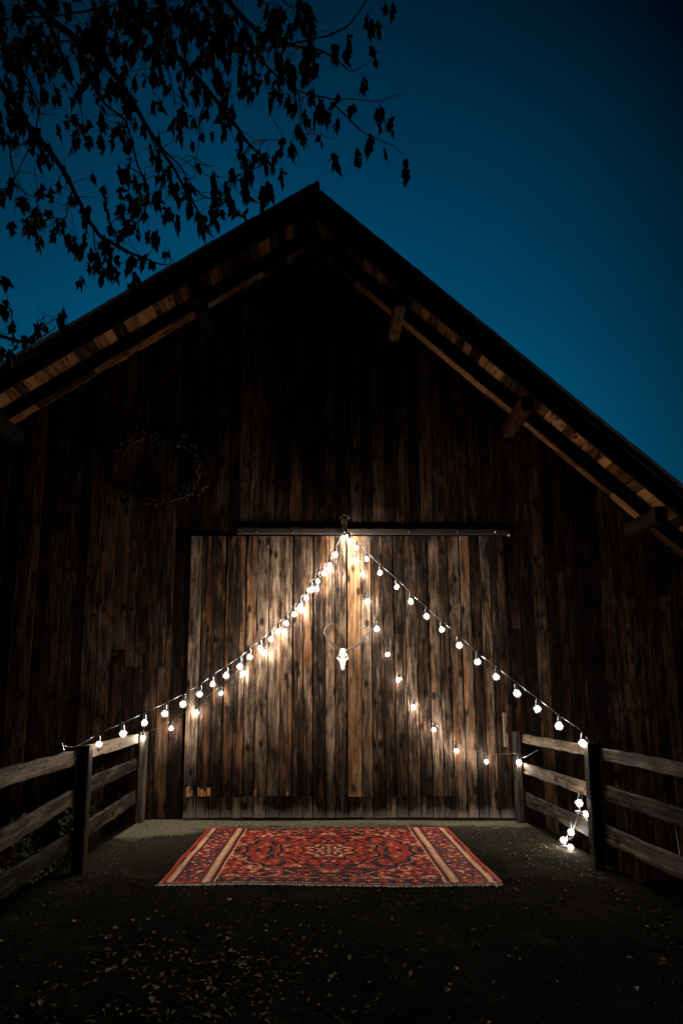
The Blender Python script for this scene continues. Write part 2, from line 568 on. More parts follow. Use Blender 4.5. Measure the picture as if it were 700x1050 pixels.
# purlins
def purlin(px, py, hh=.2, ww=.15, mat='beam'):
    q = at(px, py, -.35)
    x = q.x
    zt_ = drop(x, SOF+.013+.15)
    b = MB()
    a = Vector((x, -OV+.10, zt_-hh/2)); e = Vector((x, 0.0, zt_-hh/2))
    up = Vector((0, 0, 1))
    b.board(a, e, up, hh, ww, 4, .003, .012)
    pu = b.build('purlin', M[mat], barn)
    # sloping block between purlin and rafter
    return pu
for px, py in ((4, 432), (207, 320), (407, 338), (531, 442), (662, 549)):
    purlin(px, py, mat={4: 'barge', 207: 'barge', 407: 'fresh', 531: 'eave', 662: 'barge'}.get(px, 'beam'))
b = MB()
zc = ZR - .50
b.board((XR, -OV+.12, zc), (XR, 0, zc), (0, 0, 1), .22, .16, 4, .003, .012)
b.build('purlin', M['barge'], barn)

# gable wall planks
TR = at(350, 546, -.05).z              # track height
DX0, DX1 = at(191, 700, -.06).x, at(524, 700, -.06).x
b = MB()
x = XL_E + .5
while x < XR_E - .4:
    wd = random.uniform(.135, .20)
    xc = x + wd/2
    zt_ = drop(xc, SOF+.012)
    z0 = gheight(xc, 0) - .05 if not (DX0 - .02 < xc < DX1 + .02) else TR + .06
    yj = random.uniform(-.005, .005) + .016
    lean = random.uniform(-.006, .006)
    cut = None
    if xc < DX0 and -2.6 < xc: cut = at(170, 684).z + random.uniform(-.02, .02)
    elif xc > DX1 and xc < DX1 + .6: cut = at(545, 645).z + random.uniform(-.01, .01)
    elif random.random() < .3 and not (DX0 < xc < DX1): cut = random.uniform(1.6, 3.6)
    r1 = random.random()
    if cut:
        b.board((xc, yj, z0), (xc, yj, cut-.004), (1, 0, 0), wd-.011, .028, 10, .0018, .003, r1)
        b.board((xc, yj+.004, cut), (xc+lean, yj+.004, zt_), (1, 0, 0), wd-.011, .028, 14, .0018, .003, random.random())
    else:
        b.board((xc, yj, z0), (xc+lean, yj, zt_), (1, 0, 0), wd-.011, .028, 22, .0018, .003, r1)
    x += wd
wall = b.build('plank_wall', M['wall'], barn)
# rest of the barn body: side and back walls, dark loft floor
for xs_, y0, y1 in ((XL_E+.45, .05, DEPTH), (XR_E-.35, .05, DEPTH)):
    b = MB()
    yy = y0
    while yy < y1:
        b.board((xs_, yy+.1, -1.0), (xs_, yy+.1, drop(xs_, SOF)), (0, 1, 0), .196, .028)
        yy += .2
    b.build('side_wall', M['wall'], barn)
b = MB()
x = XL_E+.5
while x < XR_E-.4:
    b.board((x+.1, DEPTH, -1.0), (x+.1, DEPTH, drop(x+.1, SOF)), (1, 0, 0), .199, .03)
    x += .2
b.build('back_wall', M['wall'], barn)
b = MB()   # inner floor and inner lining behind the front planks so gaps stay dark
b.board((XL_E+.5, 6, .0), (XR_E-.4, 6, .0), (0, 1, 0), 11.7, .06)
b.build('barn_floor', M['beam'], barn)
b = MB()
x = XL_E+.5
while x < XR_E-.4:
    b.board((x+.1, .24, -.9), (x+.1, .24, drop(x+.1, SOF)), (1, 0, 0), .204, .02)
    x += .2
b.build('inner_lining', M['barge'], barn)
b = MB()   # frame posts and rails behind the planks
for xx in (DX0-.12, DX1+.12, -4.6, 4.2):
    b.board((xx, .115, -.6), (xx, .115, drop(xx, SOF+.02)), (1, 0, 0), .16, .16)
b.board((XL_E+.5, .115, TR+.12), (XR_E-.4, .115, TR+.12), (0, 0, 1), .18, .15)
b.build('timber_frame', M['beam'], barn)

# sliding door: upright boards hung under the track
CUT = at(240, 817, -.07).z
ztopd = TR - .05
door = None
b = MB(); fresh = MB(); low = []
x = DX0
FX0, FX1 = at(355.5, 620, -.06).x, at(369.5, 620, -.06).x
while x < DX1 - .03:
    wd = random.uniform(.125, .17)
    isf = False
    if x < FX0 < x + wd + .05 and x < FX0: wd = FX0 - x
    elif abs(x-FX0) < 1e-4: wd = FX1 - FX0; isf = True
    if x + wd > DX1 - .06: wd = DX1 - x
    if wd < .06:
        x += wd; continue
    xc = x + wd/2
    yj = -.036 + random.uniform(-.004, .004)
    ln = random.uniform(-.007, .007)
    bot = .03 + random.uniform(0, .012)
    c_ = CUT + random.uniform(-.012, .012)
    r1 = random.random()
    tgt = fresh if isf else b
    if random.random() < .7:
        tgt.board((xc, yj, c_), (xc+ln, yj, ztopd), (1, 0, 0), wd-.013, .026, 18, .0018, .003, r1)
        low.append((xc, yj+.003, bot, c_-.006, wd-.011))
    else:
        tgt.board((xc, yj, bot), (xc+ln, yj, ztopd), (1, 0, 0), wd-.013, .026, 20, .0018, .003, r1)
    x += wd
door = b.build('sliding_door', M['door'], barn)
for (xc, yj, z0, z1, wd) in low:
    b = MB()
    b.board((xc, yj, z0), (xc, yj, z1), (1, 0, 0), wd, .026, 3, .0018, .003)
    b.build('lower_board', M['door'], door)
tag(fresh.build('new_board', M['fresh'], door), 'paler honey coloured board in the barn door')
for (x0, y0, x1, y1) in ((190.5, 807.5, 194.2, 817.5), (195.0, 811, 196.6, 817), (202, 808, 203.6, 817), (204.2, 810, 207.8, 817.3), (208.6, 812, 210, 817), (211.6, 808.5, 215, 816.8), (260, 811, 262, 817.3), (293.8, 812, 295.6, 817)):
    p0, p1 = at(x0, y0, -.08), at(x1, y1, -.08)
    b = MB()
    b.board(((p0.x+p1.x)/2, -.053, p1.z), ((p0.x+p1.x)/2, -.053, p0.z), (1, 0, 0), abs(p1.x-p0.x), .01)
    b.build('orange_sliver', M['sliver'], door)  # small orange slivers low on the door
b = MB()
hp0, hp1 = at(517.5, 731, -.08), at(519.8, 766, -.08)
b.board((hp0.x, -.066, hp1.z), (hp0.x, -.066, hp0.z), (1, 0, 0), .05, .035, 3, .002)
b.build('handle', M['fence'], door)

# track rail with its stop bracket
trk0, trk1 = at(243, 544, -.1), at(521, 547, -.1)
b = MB()
b.board((trk0.x, -.062, trk0.z), (trk1.x, -.062, trk0.z-.01), (0, 0, 1), .075, .028, 20, .0015)
rail_t = b.build('door_track', M['iron'], barn)
for px in (262, 300, 420, 470, 508):
    b = MB()
    q = at(px, 545, -.1)
    b.lathe([(.0, -.012), (.016, -.010), (.018, 0), (.016, .004)], 8)
    b.v = [(q.x + v[0], -.080 + v[2]*1.0, q.z + v[1]) for v in b.v]
    b.build('bolt', M['steel'] if px == 508 else M['iron'], rail_t)
b = MB()
q = at(522, 548.5, -.1); b.lathe([(.0, -.014), (.02, -.01), (.022, 0), (.02, .004)], 8)
b.v = [(q.x + v[0], -.09 + v[2], q.z + v[1]) for v in b.v]
b.build('bolt', M['steel'], rail_t)
AP = at(352, 545, -.125)                 # where all strings meet
b = MB()
q = at(353, 541, -.12)
b.board((q.x, -.125, q.z-.12), (q.x, -.125, q.z+.10), (1, 0, 0), .07, .03, 2)
b.board((q.x, -.09, q.z+.09), (q.x, -.16, q.z+.09), (1, 0, 0), .075, .05, 2)
arc = [(q.x + .055*math.cos(a), -.135, q.z+.12+.055*math.sin(a)) for a in [i*math.pi/8 for i in range(0, 9)]]
b.tube(arc, .02, 8)
b.tube([(q.x, -.13, q.z-.07), (q.x, -.175, q.z-.085), (q.x, -.185, q.z-.06)], .008, 6)
b.build('track_bracket', M['strap'], rail_t)

# ------------------------------------------------------------------ antlered skull on the door
sk = at(351.3, 676, -.12)
skull = empty('deer_skull', (sk.x, -.075, sk.z-.14), 'white deer skull with curved brown antlers hung on barn door', 'skull trophy')
SS = at(351, 665, -.12).z - at(351, 687.3, -.12).z
b = MB()
prof = [(0, .04, .035), (.04, .155, .10), (.14, .19, .15), (.26, .20, .17), (.38, .225, .17), (.44, .27, .155), (.50, .235, .15), (.58, .15, .13), (.70, .115, .11), (.82, .095, .09), (.92, .085, .07), (.98, .06, .05), (1, .02, .02)]
n = 20
vs, fs = [], []
for (tt, rx, ry) in prof:
    for k in range(n):
        a = 2*math.pi*k/n
        X = math.cos(a)*rx*SS
        Y = -math.sin(a)*ry*SS
        # eye sockets: dent beside the widest part
        if .36 < tt < .47 and abs(math.cos(a)) > .55 and abs(math.cos(a)) < .9 and math.sin(a) > 0: Y *= .35
        if .85 < tt < .95 and abs(math.cos(a)) < .45 and math.sin(a) > 0: Y *= .5
        vs.append((sk.x + X, -.10 + Y, sk.z + SS*(.5-tt)))
for i in range(len(prof)-1):
    for k in range(n):
        k2 = (k+1) % n
        fs.append((i*n+k, i*n+k2, (i+1)*n+k2, (i+1)*n+k))
fs.append(tuple(range(n))); fs.append(tuple((len(prof)-1)*n+k for k in range(n)))
b.add(vs, fs, smooth=True)
so = b.build('skull', M['bone'], skull)
for sgn in (-1, 1):
    b = MB()
    c0 = Vector((sk.x+sgn*.155*SS, -.10-.115*SS, sk.z+SS*(.5-.415)))
    b.lathe([(0, -.004), (.035*SS, -.003), (.05*SS, .002), (.045*SS, .006)], 10, (0, 0, 0))
    k = len(b.v)-40
    for i in range(k, len(b.v)):
        v = b.v[i]
        b.v[i] = (c0.x+v[0], c0.y-v[2]*1.2, c0.z+v[1]*1.1)
    b.build('eye_socket', M['cable'], so)
def antler(pts, tines, name='antler'):
    b = MB()
    P_ = [at(px, py, yy) for (px, py, yy) in pts]
    sm = smooth_path(P_, 5)
    nn = len(sm)
    b.tube(sm, [.0165*(1-.7*i/(nn-1)) + .0015 for i in range(nn)], 8)
    for tn in tines:
        T = smooth_path([at(px, py, yy) for (px, py, yy) in tn], 4)
        b.tube(T, [.008*(1-.8*i/(len(T)-1))+.001 for i in range(len(T))], 7)
    return b.build(name, M['antler'], skull)
def smooth_path(P_, m):
    out = []
    for i in range(len(P_)-1):
        p0, p1, p2, p3 = P_[max(i-1, 0)], P_[i], P_[i+1], P_[min(i+2, len(P_)-1)]
        for j in range(m):
            t_ = j/m
            out.append(.5*((2*p1) + (p2-p0)*t_ + (2*p0-5*p1+4*p2-p3)*t_*t_ + (3*p1-p0-3*p2+p3)*t_**3))
    out.append(P_[-1])
    return out
antler([(348.6, 667, -.10), (345, 664.5, -.16), (340.5, 660, -.25), (335.5, 654, -.28), (332.5, 648.5, -.27), (334.5, 643, -.24), (340, 639.6, -.20)],
       [[(341, 660.5, -.25), (338, 662.5, -.31), (334.8, 662.8, -.36)], [(333, 650, -.27), (332, 649.6, -.32), (331, 649, -.36)], [(347.4, 668, -.12), (346.5, 673, -.18), (343.8, 675.6, -.24)]])
antler([(354.6, 667, -.10), (358, 666, -.16), (364, 663, -.25), (370, 659, -.29), (374.5, 652.5, -.28), (377.8, 646.5, -.26), (374, 644.2, -.22), (370, 644.0, -.18)],
       [[(371, 658.5, -.29), (373.4, 658, -.34), (374, 660.5, -.38)], [(363, 663.5, -.25), (365, 665.5, -.30), (369, 668.5, -.34)], [(355, 668, -.12), (356, 671, -.18), (358.5, 672, -.22)]])

# ------------------------------------------------------------------ dark wreath high on the wall
wc_ = at(162, 483, -.05)
wr = empty('wreath', (wc_.x, -.03, wc_.z), 'large dark leafy wreath hanging high on the unlit left part of barn wall', 'wreath')
RX = (at(212, 483).x - at(112, 483).x)/2
b = MB(); b2 = MB()
ring = [(wc_.x + RX*.86*math.cos(a), -.06, wc_.z + RX*.72*math.sin(a)) for a in [i*2*math.pi/36 for i in range(37)]]
b.tube([Vector(q)+rv()*.03 for q in ring], .012, 5)
ring_o = b.build('ring', M['twig'], wr)
def leaf(b, p, d, nrm, L, W, curl=.15, rnd=None):
    d = d.normalized(); s_ = d.cross(nrm)
    if s_.length < 1e-4: s_ = d.orthogonal()
    s_.normalize(); nn = s_.cross(d)
    vs = [p, p + d*L*.4 + s_*W*.5 + nn*W*.2, p + d*L + nn*(-curl*L), p + d*L*.4 - s_*W*.5 + nn*W*.2, p + d*L*.5 - nn*curl*L*.2]
    b.add(vs, [(0, 1, 4), (1, 2, 4), (2, 3, 4), (3, 0, 4)], rnd=rnd)
for i in range(330):
    a = random.uniform(0, 2*math.pi); k = random.gauss(.86, .1)
    p = Vector((wc_.x + RX*k*math.cos(a), -.06+random.uniform(-.05, .04), wc_.z + RX*k*.84*math.sin(a)))
    d = Vector((-math.sin(a), -.3, math.cos(a))) + rv()*.8
    leaf(b2, p, d, Vector((0, -1, 0)) + rv()*.7, random.uniform(.06, .11), random.uniform(.025, .045))
b2.build('leaves', M['wreath'], wr)

# ------------------------------------------------------------------ fences
def fence(xfar, xnear, ynear, side, ys_, label, rails, post_w=.10):
    def xp(y): return xfar + (xnear-xfar)*(y-yf)/(ynear-yf)
    xpost = xfar
    root = empty('wooden_fence', (xpost, -.1, 0), label, 'fence', 'post and rail fences beside the barn door')
    for i, y in enumerate(ys_):
        b = MB()
        hgt = 1.115 + random.uniform(-.015, .02)
        lean = random.uniform(-.012, .012)
        b.board((xp(y), y, -.25), (xp(y)+lean, y, hgt), (1, 0, 0), post_w if i else .088, post_w if i else .10, 8, .003, .012)
        b.build('post', M['post'], root)
    for (y0, y1, zs) in rails:
        for (z0, z1, hh) in zs:
            b = MB()
            so_ = side*(post_w/2 + .022)
            b.board((xp(y0)+so_+random.uniform(-.003, .003), y0, z0), (xp(y1)+so_, y1, z1), (0, 0, 1), hh, .038, 16, .006, .006)
            b.build('rail', M['fence'], root)
    return root
yl = gr(81, 895).y; yr = gr(611, 890).y
XLF, XRF = gr(144, 843).x, gr(533, 843).x
XLN, XRN = gr(80.5, 895).x, gr(613, 890).x
yf = -.14
fl = fence(XLF, XLN, yl, -1, (yf, yl, yl-2.3, yl-4.6), 'dark weathered fence running left of the rug towards the barn',
      [(yf+.06, yl-.02, ((1.03, 1.02, .125), (.715, .70, .14), (.315, .285, .155))),
       (yl-.025, yl-2.36, ((1.00, .985, .13), (.66, .50, .135), (.27, .27, .155))),
       (yl-2.365, yl-4.7, ((1.00, 1.0, .13), (.62, .6, .14), (.27, .25, .155)))])
fr_ = fence(XRF, XRN, yr, 1, (yf, yr, yr-2.3, yr-4.6), 'weathered fence running right of the rug with string lights trailing down its post',
      [(yf+.06, yr-.02, ((1.03, 1.025, .105), (.66, .655, .13), (.285, .285, .155))),
       (yr-.025, yr-2.36, ((1.02, 1.00, .11), (.675, .66, .13), (.31, .29, .155))),
       (yr-2.365, yr-4.7, ((1.00, 1.0, .12), (.65, .63, .14), (.29, .25, .155)))])

# ------------------------------------------------------------------ string lights
def bulb_meshes():
    b = MB()
    r = .039
    prof = [(.012, -.030), (.0135, -.038), (.018, -.045), (.029, -.054), (.0365, -.067), (r, -.080), (.0365, -.094), (.029, -.106), (.017, -.115), (.004, -.119)]
    b.lathe(prof, 16)
    m1 = b.mesh('bulb', M['bulb'])
    s_ = MB()
    s_.lathe([(.008, .012), (.015, .010), (.0165, 0), (.0165, -.030), (.0185, -.038), (.0185, -.047), (.012, -.049)], 14)  # collar lengthened and flared to cut light thrown up the gable
    s_.lathe([(.006, .03), (.008, .024), (.008, .012)], 8)
    m2 = s_.mesh('socket', M['socket'])
    f = MB()
    f.lathe([(.004, -.063), (.0115, -.068), (.0155, -.076), (.0155, -.084), (.0115, -.092), (.004, -.097)], 10)
    m3 = f.mesh('filament', M['core'])
    return m1, m2, m3
BM, SM, FM = bulb_meshes()
DROP = .085       # cable to bulb centre
def string(label, cable, bulbs, loose=()):
    """cable: list of 3D points; bulbs: list of bulb-centre points (hanging); loose: (centre, direction)"""
    root = empty('string_lights', cable[0], label, 'string lights', 'strings of warm bulbs fanning out from the barn door track')
    b = MB()
    b.tube(cable, .0042, 6)
    b.build('cable', M['cable'], root)
    first = None
    for (c, dvec) in [(c, Vector((0, 0, -1))) for c in bulbs] + list(loose):
        o = bpy.data.objects.new('bulb', BM); COL.objects.link(o); o.parent = root
        dv = Vector(dvec) + rv()*.13
        q = Vector((0, 0, -1)).rotation_difference(dv.normalized())
        o.rotation_mode = 'QUATERNION'; o.rotation_quaternion = q
        o.location = Vector(c) - dv.normalized()*.078 - wloc(root)
        o.scale = [random.uniform(.88, 1.08)]*3
        for nm, me_ in (('socket', SM), ('filament', FM)):
            s_ = bpy.data.objects.new(nm, me_); COL.objects.link(s_); s_.parent = o
    return root

def vplane(a, b_):
    d = Vector((b_.x-a.x, b_.y-a.y, 0)).normalized()
    return a, Vector((d.y, -d.x, 0))

def densify(P_, m=6): return smooth_path(P_, m)

def make_string(label, end, bpx, start_extra, end_extra, lift=.105, loose=(), tail=()):
    p, nn = vplane(AP, end)
    B = [at_plane(px, py, p, nn) for (px, py) in bpx]
    cab = [AP.copy()] + list(start_extra)
    B2 = sorted(B, key=lambda q: (q-AP).xy.length)
    zs = [q.z for q in B2]
    hang = []
    for i, q in enumerate(B2):
        cab.append(q + Vector((0, 0, lift + random.uniform(-.004, .004))))
    cab += list(end_extra)
    return string(label, densify(cab, 4) + list(tail), B2, loose)

A_px = [(101.5, 764), (126.5, 752.7), (148, 742), (169, 732), (187.7, 722), (204.6, 712.6), (218, 702), (232, 692.6), (245.7, 683), (256, 674), (267, 665), (277.7, 655.7), (285, 648), (293.4, 639), (301.7, 630), (308, 622), (314, 613), (319.4, 605), (325.7, 597), (332, 588.5), (338.3, 579.5), (344, 569)]
LPt = at(75, 768, yl)
ext = at(62, 768, yl-.25)
sa = make_string('string of bulbs sagging left from the door track to the front left fence post', LPt, A_px, [], [LPt + Vector((0.02, 0, .02)), ext + Vector((0, 0, .035))])
# unlit end plug of that string
b = MB()
b.lathe([(.012, .05), (.017, .045), (.02, .02), (.03, 0), (.038, -.03), (.036, -.055), (.022, -.075), (.004, -.08)], 12)
b.v = [(v[0]+ext.x, v[1]+ext.y, v[2]+ext.z+.01) for v in b.v]
b.build('end_plug', M['glassoff'], sa)

LB = Vector((XLF+.03, -.13, 1.10))
B_px = [(175.4, 747.4), (201.4, 730.6), (226.6, 711.4), (249.4, 690.6), (271.4, 669), (291.8, 647.5), (309, 626), (325, 604), (338, 584)]
lbb = at(146.5, 757, yf-.095)
make_string('string of bulbs sagging left behind the larger string to the far left fence post', LB, B_px, [], [LB, lbb + Vector((0, 0, .10))], loose=[(lbb, Vector((0, 0, -1)))])

RP = Vector((XRN-.03, yr, 1.10))
C_px = [(358.5, 555), (365, 562), (376, 574), (389.4, 587.4), (406.6, 602), (421, 616.6), (437, 631.7), (453, 646), (470.6, 661.4), (489.4, 678.6), (508.6, 694), (529.7, 710.6), (550.6, 727), (573, 744), (597, 762)]
yt_ = yr + .09
rpt = at(606, 765, yr+.05)
def tl(px, py, dx=0): 
    return at_plane(px, py, Vector((XRF-.10+dx, 0, 0)), Vector((1, 0, 0)))
# the tail hangs in the gap beside the near post
tailpts = [rpt + Vector((0, .02, 0)), at(604, 780, yr+.10), at(602.5, 797, yr+.12), at(599, 808, yr+.14), at(597, 816, yr+.16), at(594, 828, yr+.22), at(592, 837, yr+.28), at(589, 846, yr+.38), at(586, 852, yr+.46), at(581, 857, yr+.55)]
gl = gr(584.7, 869, .03)
tailpts += [gr(580, 863, .05), gr(578, 866, .02), gr(583, 870, .012), gr(590, 869, .012)]
loose = [(at(593.6, 823.6, yr+.19), Vector((-.1, 0, -1))), (at(600, 835, yr+.24), Vector((.9, .1, -.25))), (at(585.3, 853.9, yr+.45), Vector((-.2, -.3, -.7))), (gr(577.6, 861.7, .075), Vector((-.7, 0, -.2))), (gr(585, 869, .038), Vector((.8, .1, -.1)))]
make_string('string of bulbs sloping right to the front right fence post and trailing to the ground', RP, C_px, [], [rpt], tail=smooth_path(tailpts, 3), loose=loose)

RB = Vector((XRF-.06, -.20, .92))
D_px = [(355.5, 551), (364, 574), (371.8, 589), (377, 616), (386, 644.6), (397, 672), (408, 697.7), (424, 725), (444.6, 749), (467.7, 769.4), (498.6, 781.7), (532, 781.7)]
e1 = at(551, 769.5, yf-.35)
make_string('string of bulbs dropping steeply right past the skull to the far right fence post', RB, D_px, [], [at(536, 777, yf-.10), e1])

# loose wire hanging over the right fence's near rails
b = MB()
wp = [at(690, 829, yr-.9), at(690.5, 838, yr-.9), at(694, 858, yr-.88), at(697, 878, yr-.9), at(697, 890, yr-.92)]
b.tube(smooth_path(wp, 4), .004, 5)
tag(b.build('hanging_wire', M['steel'], None, wp[0]), 'thin pale wire hanging from the near rail of the right fence', 'wire')

# ------------------------------------------------------------------ rug
c00, c10 = gr(162, 908.5), gr(516, 909)
c01, c11 = gr(214, 849.5), gr(458, 850)
RW = ((c10.x-c00.x) + (c11.x-c01.x))/2
RX0 = (c00.x + c01.x)/2
RY0 = (c00.y+c10.y)/2; RY1 = (c01.y+c11.y)/2
RH = RY1-RY0
print('rug', RW, RH, 'posts', XLF, XRF, yl, yr, 'track', TR, 'ridge', ZR, SL, SR, 'ap', AP)
def hsh(i, j, k=0):
    n_ = (i*73856093 ^ j*19349663 ^ k*83492791) & 0xffffffff
    n_ = (n_ ^ (n_ >> 13)) * 1274126177 & 0xffffffff
    return ((n_ ^ (n_ >> 16)) & 0xffff)/65535
RED = (.25, .0155, .0055); DRED = (.085, .006, .004); NAVY = (.008, .005, .006); CRM = (.47, .28, .165); PINK = (.40, .15, .075); ORNG = (.33, .05, .013); BRN = (.05, .015, .008)
def vn(x, y, k=0):
    return noise.noise(Vector((x, y, k*7.7)))
def rug_col(x, y):
    X, Y = abs(x-RW/2), abs(y-RH/2)
    eX, eY = RW/2-X, RH/2-Y
    wv = .006*vn(x*4, y*4, 3)
    eX += wv
    # far/near edges: narrow bands
    if eY < .018: return DRED
    if eY < .035: return CRM if hsh(int(x/.03), 3) > .45 else RED
    # end panels
    if eX < .035: return RED if eX > .012 else ORNG
    if eX < .052: return NAVY
    if eX < .105: return PINK if (eX < .07 or eX > .09) else CRM
    if eX < .13: return DRED if eX < .118 else NAVY
    P0, P1 = .13, .325
    if eX < P1:
        if eY < .07: return RED
        u = (eX-P0)/(P1-P0)
        s_ = (Y % .22)/.22
        a = abs(u-.5)*2; c_ = abs(s_-.5)*2
        if a + c_*.9 < .32: return CRM if a + c_ < .13 else ORNG
        if a + c_*.8 < .62: return NAVY if vn(X*40, Y*40, 1) > -.15 else RED
        m_ = vn(X*30, Y*34, 2)
        if m_ > .38: return CRM
        if m_ > .0: return RED
        if m_ < -.32: return (.03, .06, .08)
        return NAVY if m_ < -.1 else DRED
    if eX < .345: return DRED
    if eX < .415: return CRM if .362 < eX < .395 else PINK
    if eX < .45: return NAVY if eX < .43 else DRED
    if eX < .465: return CRM
    # narrow long borders (front and back)
    if eY < .052: return NAVY
    if eY < .135:
        s_ = (X % .13)/.13; a = abs((eY-.093)/.042); c_ = abs(s_-.5)*2
        if a + c_ < .45: return CRM if a+c_ < .2 else ORNG
        if a + c_ < .8: return RED
        return NAVY if vn(X*36, Y*36, 5) < .1 else DRED
    if eY < .15: return CRM if hsh(int(X/.02), 8) > .3 else RED
    if eY < .165: return NAVY
    # field
    FX, FY = RW/2-.465, RH/2-.165
    u, v = X/FX, Y/FY
    ang = math.atan2(v, u)
    d = math.sqrt((u/.92)**2 + (v/.94)**2)
    d2 = d + .022*math.cos(ang*18)
    # spandrels
    if d2 > 1.0:
        m_ = vn(X*17, Y*17, 9) + .4*vn(X*45, Y*45, 10)
        if m_ > .40: return CRM
        if m_ > .32: return PINK
        if m_ < -.30: return NAVY
        return RED if m_ > -.12 else DRED
    if d2 > .975: return PINK if m_round(X, Y) else NAVY
    if d2 > .93: return NAVY
    # cream vine sprays near the corners of the oval
    if d2 > .70:
        m_ = vn(X*13+3, Y*15, 12) + .5*vn(X*38, Y*38, 13)
        if m_ > .5: return CRM
        if m_ < -.38: return NAVY
        if m_ < -.24: return BRN
        return RED if vn(X*9, Y*9, 4) > -.25 else ORNG
    if abs(d2-.68) < .018: return NAVY
    # inner medallion, lobed
    dm = math.sqrt((u/.56)**2 + (v/.66)**2) + .05*math.cos(ang*8)
    if dm > 1.0:
        m_ = vn(X*22, Y*22, 15) + .4*vn(X*50, Y*50, 16)
        if m_ > .40: return BRN
        if m_ < -.26: return NAVY
        return RED
    if dm > .965: return ORNG
    if dm > .90: return NAVY
    if dm > .52:
        m_ = vn(X*24, Y*24, 18) + .4*vn(X*55, Y*55, 19)
        if m_ > .5: return CRM
        if m_ > .2: return ORNG
        if m_ < -.22: return NAVY
        return RED
    if dm > .46: return NAVY
    if dm > .40: return ORNG
    m_ = math.cos(dm*34) + .6*math.cos(ang*12)
    if m_ > .75: return CRM
    if m_ > .1: return ORNG
    return NAVY if m_ < -.6 else DRED
def m_round(X, Y): return hsh(int(X/.02), int(Y/.02), 4) > .35

STEP = .0115
nX, nY = int(RW/STEP), int(RH/STEP)
def rug_z(x, y):
    z = .016 + .009*noise.noise(Vector((x*1.3, y*1.9, 2))) + .0025*noise.noise(Vector((x*6, y*5, 5)))
    ed = min(x, RW-x, y, RH-y)
    lift = max(0, .1-ed)/.1
    z += .008*lift*max(0, noise.noise(Vector((x*3.1, y*3.3, 8))))
    return z + gheight(RX0+x, RY0+y)
vs, cols, fs = [], [], []
c_u = [0]*((nX+1)*(nY+1))
for j in range(nY+1):
    for i in range(nX+1):
        x, y = RW*i/nX, RH*j/nY
        ox = .010*noise.noise(Vector((y*2.2, 1, 0)))*(1 if i in (0, nX) else .6)
        oy = .012*noise.noise(Vector((x*1.6, 9, 0)))
        vs.append((RX0+x+ox, RY0+y+oy, rug_z(x, y)))
for j in range(nY):
    for i in range(nX):
        q = j*(nX+1)+i
        fs.append((q, q+1, q+nX+2, q+nX+1))
        x, y = RW*(i+.5)/nX, RH*(j+.5)/nY
        c_ = rug_col(x, y)
        k = .5 + .36*random.random()
        wr_ = .8 + .35*noise.noise(Vector((x*2.3, y*2.9, 21)))     # wear
        cols.append([q_*k*wr_ for q_ in c_])
# sides down to the ground
base = len(vs)
loop = [i for i in range(nX+1)] + [(j+1)*(nX+1)-1 for j in range(1, nY+1)] + [nY*(nX+1)+i for i in range(nX-1, -1, -1)] + [j*(nX+1) for j in range(nY-1, 0, -1)]
for q in loop:
    v = vs[q]; vs.append((v[0], v[1], v[2]-.011))
for k in range(len(loop)):
    k2 = (k+1) % len(loop)
    fs.append((loop[k2], loop[k], base+k, base+k2)); cols.append(DRED)
me = bpy.data.meshes.new('rug')
rorg = Vector((RX0+RW/2, RY0+RH/2, 0))
me.from_pydata([tuple(Vector(v)-rorg) for v in vs], [], fs)
ca = me.color_attributes.new('weave', 'FLOAT_COLOR', 'CORNER')
flat = []
for f, c_ in zip(fs, cols):
    flat += [c_[0], c_[1], c_[2], 1.0]*len(f)
ca.data.foreach_set('color', flat)
me.polygons.foreach_set('use_smooth', [True]*len(fs))
t = NT('woven_wool')
at_ = t.n('Attribute', attribute_name='weave')
geo = t.n('NewGeometry')
nb = t.noise(geo.outputs['Position'], 320, 2, .6)
nl = t.noise(t.scale(geo.outputs['Position'], (60, 260, 60)), 1, 3, .6)
t.col(t.mix(.35, at_.outputs['Color'], t.ramp(nl, [(.25, .35), (.75, 1.25)]), 'MULTIPLY'))
t.rough(.95); t.set('Specular IOR Level', .1)
t.bump(nb, .5, .004)
me.materials.append(t.m)
rug = bpy.data.objects.new('patterned_rug', me); COL.objects.link(rug); rug.location = rorg
tag(rug, 'red oriental rug with dark medallion and cream striped ends on the ground before the barn', 'rug')
for yy, dr in ((RY0, -1), (RY1, 1)):
    b = MB()
    i = 0
    x = 0
    while x < RW:
        ln = random.uniform(.012, .032)
        oy = .012*noise.noise(Vector((x*1.6, 9, 0)))
        z = gheight(RX0+x, yy) + .006
        a = Vector((RX0+x, yy+oy, rug_z(x, 0 if dr < 0 else RH)-.003))
        e = a + Vector((random.uniform(-.012, .012), dr*ln, 0)); e.z = z
        b.tube([a, (a+e)/2 + Vector((0, 0, .002)), e], .0026, 4, cap=False)
        x += random.uniform(.006, .012)
    b.build('fringe', M['fringe'], rug, rorg)

